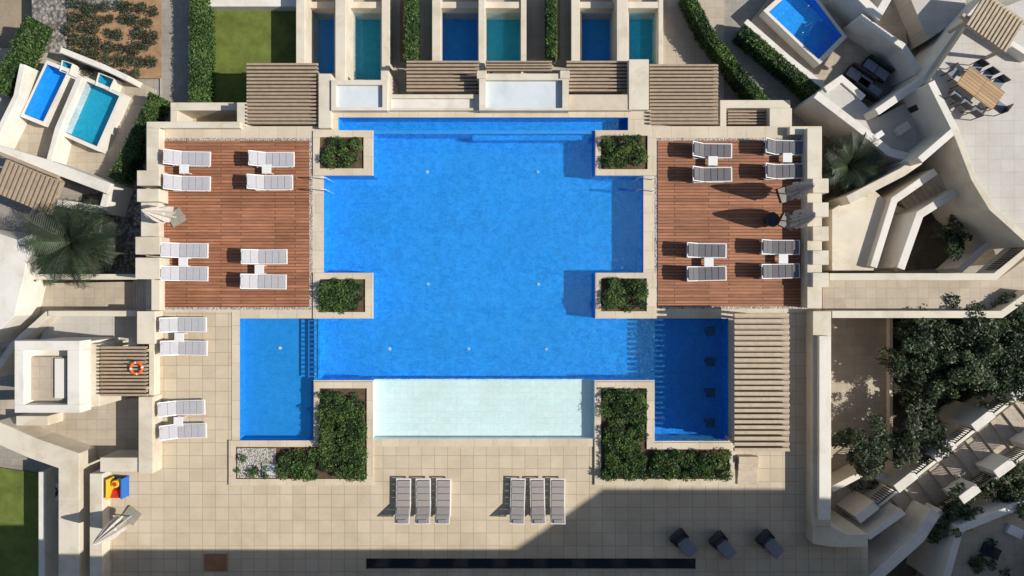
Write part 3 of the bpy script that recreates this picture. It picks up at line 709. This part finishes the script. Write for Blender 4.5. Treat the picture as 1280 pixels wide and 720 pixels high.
for i in range(14):
    x,y,_=W(1248+i*3,336-i*2.4,.9); b.lb(x-.02,y-.02,0,x+.02,y+.02,.9,'black')
b.cyl(W(1248,336,.9),W(1290,302,.9),.035,.035,'black',6); b.obj('railing',0)
p=W(1226,110,1.75)
t=B(); t.lb(-1.0,-.5,.7,1.0,.5,.76,'tablewood')
for a in(-.85,.85):
    for c in(-.4,.4): t.lb(a-.04,c-.04,0,a+.04,c+.04,.7,'tablewood')
inst('dining_table',t.mesh('dining_table'),(p[0],p[1],1.02),math.radians(-37),.01)
ch=B(); ch.lb(-.22,-.22,.42,.22,.22,.48,'greyfab'); ch.lb(-.22,.18,.48,.22,.23,.9,'black')
for a in(-.2,.2):
    for c in(-.2,.2): ch.lb(a-.02,c-.02,0,a+.02,c+.02,.42,'black')
ch=ch.mesh('dining_chair')
R=Matrix.Rotation(math.radians(-37),3,'Z')
for x,y,r in((-.6,.8,0),(0,.8,0),(.6,.8,0),(-.6,-.8,math.pi),(0,-.8,math.pi),(.6,-.8,math.pi),(1.35,0,-1.57),(-1.35,0,1.57)):
    v=R@Vector((x,y,0)); inst('dining_chair',ch,(p[0]+v.x,p[1]+v.y,1.02),math.radians(-37)+r,.01)
sf=B(); sf.lb(-.9,-.4,0,.9,.4,.35,'black'); sf.lb(-.9,.25,.35,.9,.42,.75,'black'); sf.lb(-.85,-.38,.35,-.02,.24,.45,'greyfab'); sf.lb(.02,-.38,.35,.85,.24,.45,'greyfab')
sf=sf.mesh('outdoor_sofa')
for x,y,a in((1072,98,-35),(1093,88,-35),(1082,112,145)): inst('outdoor_sofa',sf,W(x,y,-2.1)[:2]+(-2.17,),math.radians(a),.03,.8)
b=B()
for i in range(12): b.rbox(1222+i*4.2,12+i*3,46,3,-58,2.9,2.72,'slat')
b.rbox(1232,38,70,4,36,2.71,2.5,'slat'); b.rbox(1254,8,70,4,36,2.71,2.5,'slat')
b.rbox(1214,24,4,4,36,2.5,1,'slat'); b.rbox(1262,58,4,4,36,2.5,1,'slat'); b.obj('pergola',.006)
# ---------------------------------------------------------------- neighbouring buildings just beyond the terrace
b=B()
x0,y0,_=G(140,724); x1,_,_=G(1090,724)
b.lb(x0,y0-10,-3.6,x1,y0,11.0,'wall')
for k in range(18):
    xx=x0+1+k*2
    for zz in(.2,3.8,7.4): b.lb(xx,y0-.05,zz,xx+1.3,y0+.03,zz+2.3,'darkglass')
b.lb(x0-.1,y0-.1,11.0,x1+.1,y0+.02,11.2,'stone')
b.obj('clubhouse_building')
b=B()
xa,ya,_=G(1296,668); yb=G(0,760)[1]
b.hexa([(xa,yb,-3.6),(xa+9,yb,-3.6),(xa+9,ya,-3.6),(xa,ya,-3.6),(xa,yb,21),(xa+9,yb,21),(xa+9,ya,17.3),(xa,ya,17.3)],'wall')
b.lb(xa,yb-9,-3.6,xa+9,yb-.003,21,'wall')
for f in range(5):
    for k in range(4):
        b.lb(xa-.03,yb-8+k*2.9,-1+f*3.4,xa+.05,yb-6.6+k*2.9,1+f*3.4,'darkglass')
b.obj('apartment_building',0)
# ---------------------------------------------------------------- light
el=math.radians(39.5); az=math.atan2(-.105,1)
v=Vector((math.cos(az)*math.cos(el),math.sin(az)*math.cos(el),math.sin(el)))
ld=bpy.data.lights.new('sun','SUN'); ld.energy=5.0; ld.angle=math.radians(.5); ld.color=(1,.955,.87)
lo=bpy.data.objects.new('sun',ld); scene.collection.objects.link(lo); lo.rotation_euler=(-v).to_track_quat('-Z','Y').to_euler()
w=bpy.data.worlds.new('World'); scene.world=w; w.use_nodes=True; nt=w.node_tree
sky=nt.nodes.new('ShaderNodeTexSky'); sky.sky_type='NISHITA'; sky.sun_disc=False; sky.sun_elevation=el; sky.sun_rotation=math.pi/2-az
bg=nt.nodes['Background']; bg.inputs[1].default_value=.10; nt.links.new(sky.outputs[0],bg.inputs[0])
cd=bpy.data.cameras.new('camera'); cam=bpy.data.objects.new('camera',cd); scene.collection.objects.link(cam)
cam.location=(0,0,H); cam.rotation_euler=(0,0,0); cd.sensor_width=36; cd.lens=18*H/(640/S); cd.clip_end=2000
scene.camera=cam
scene.view_settings.view_transform='Standard'; scene.view_settings.look='None'; scene.view_settings.exposure=0
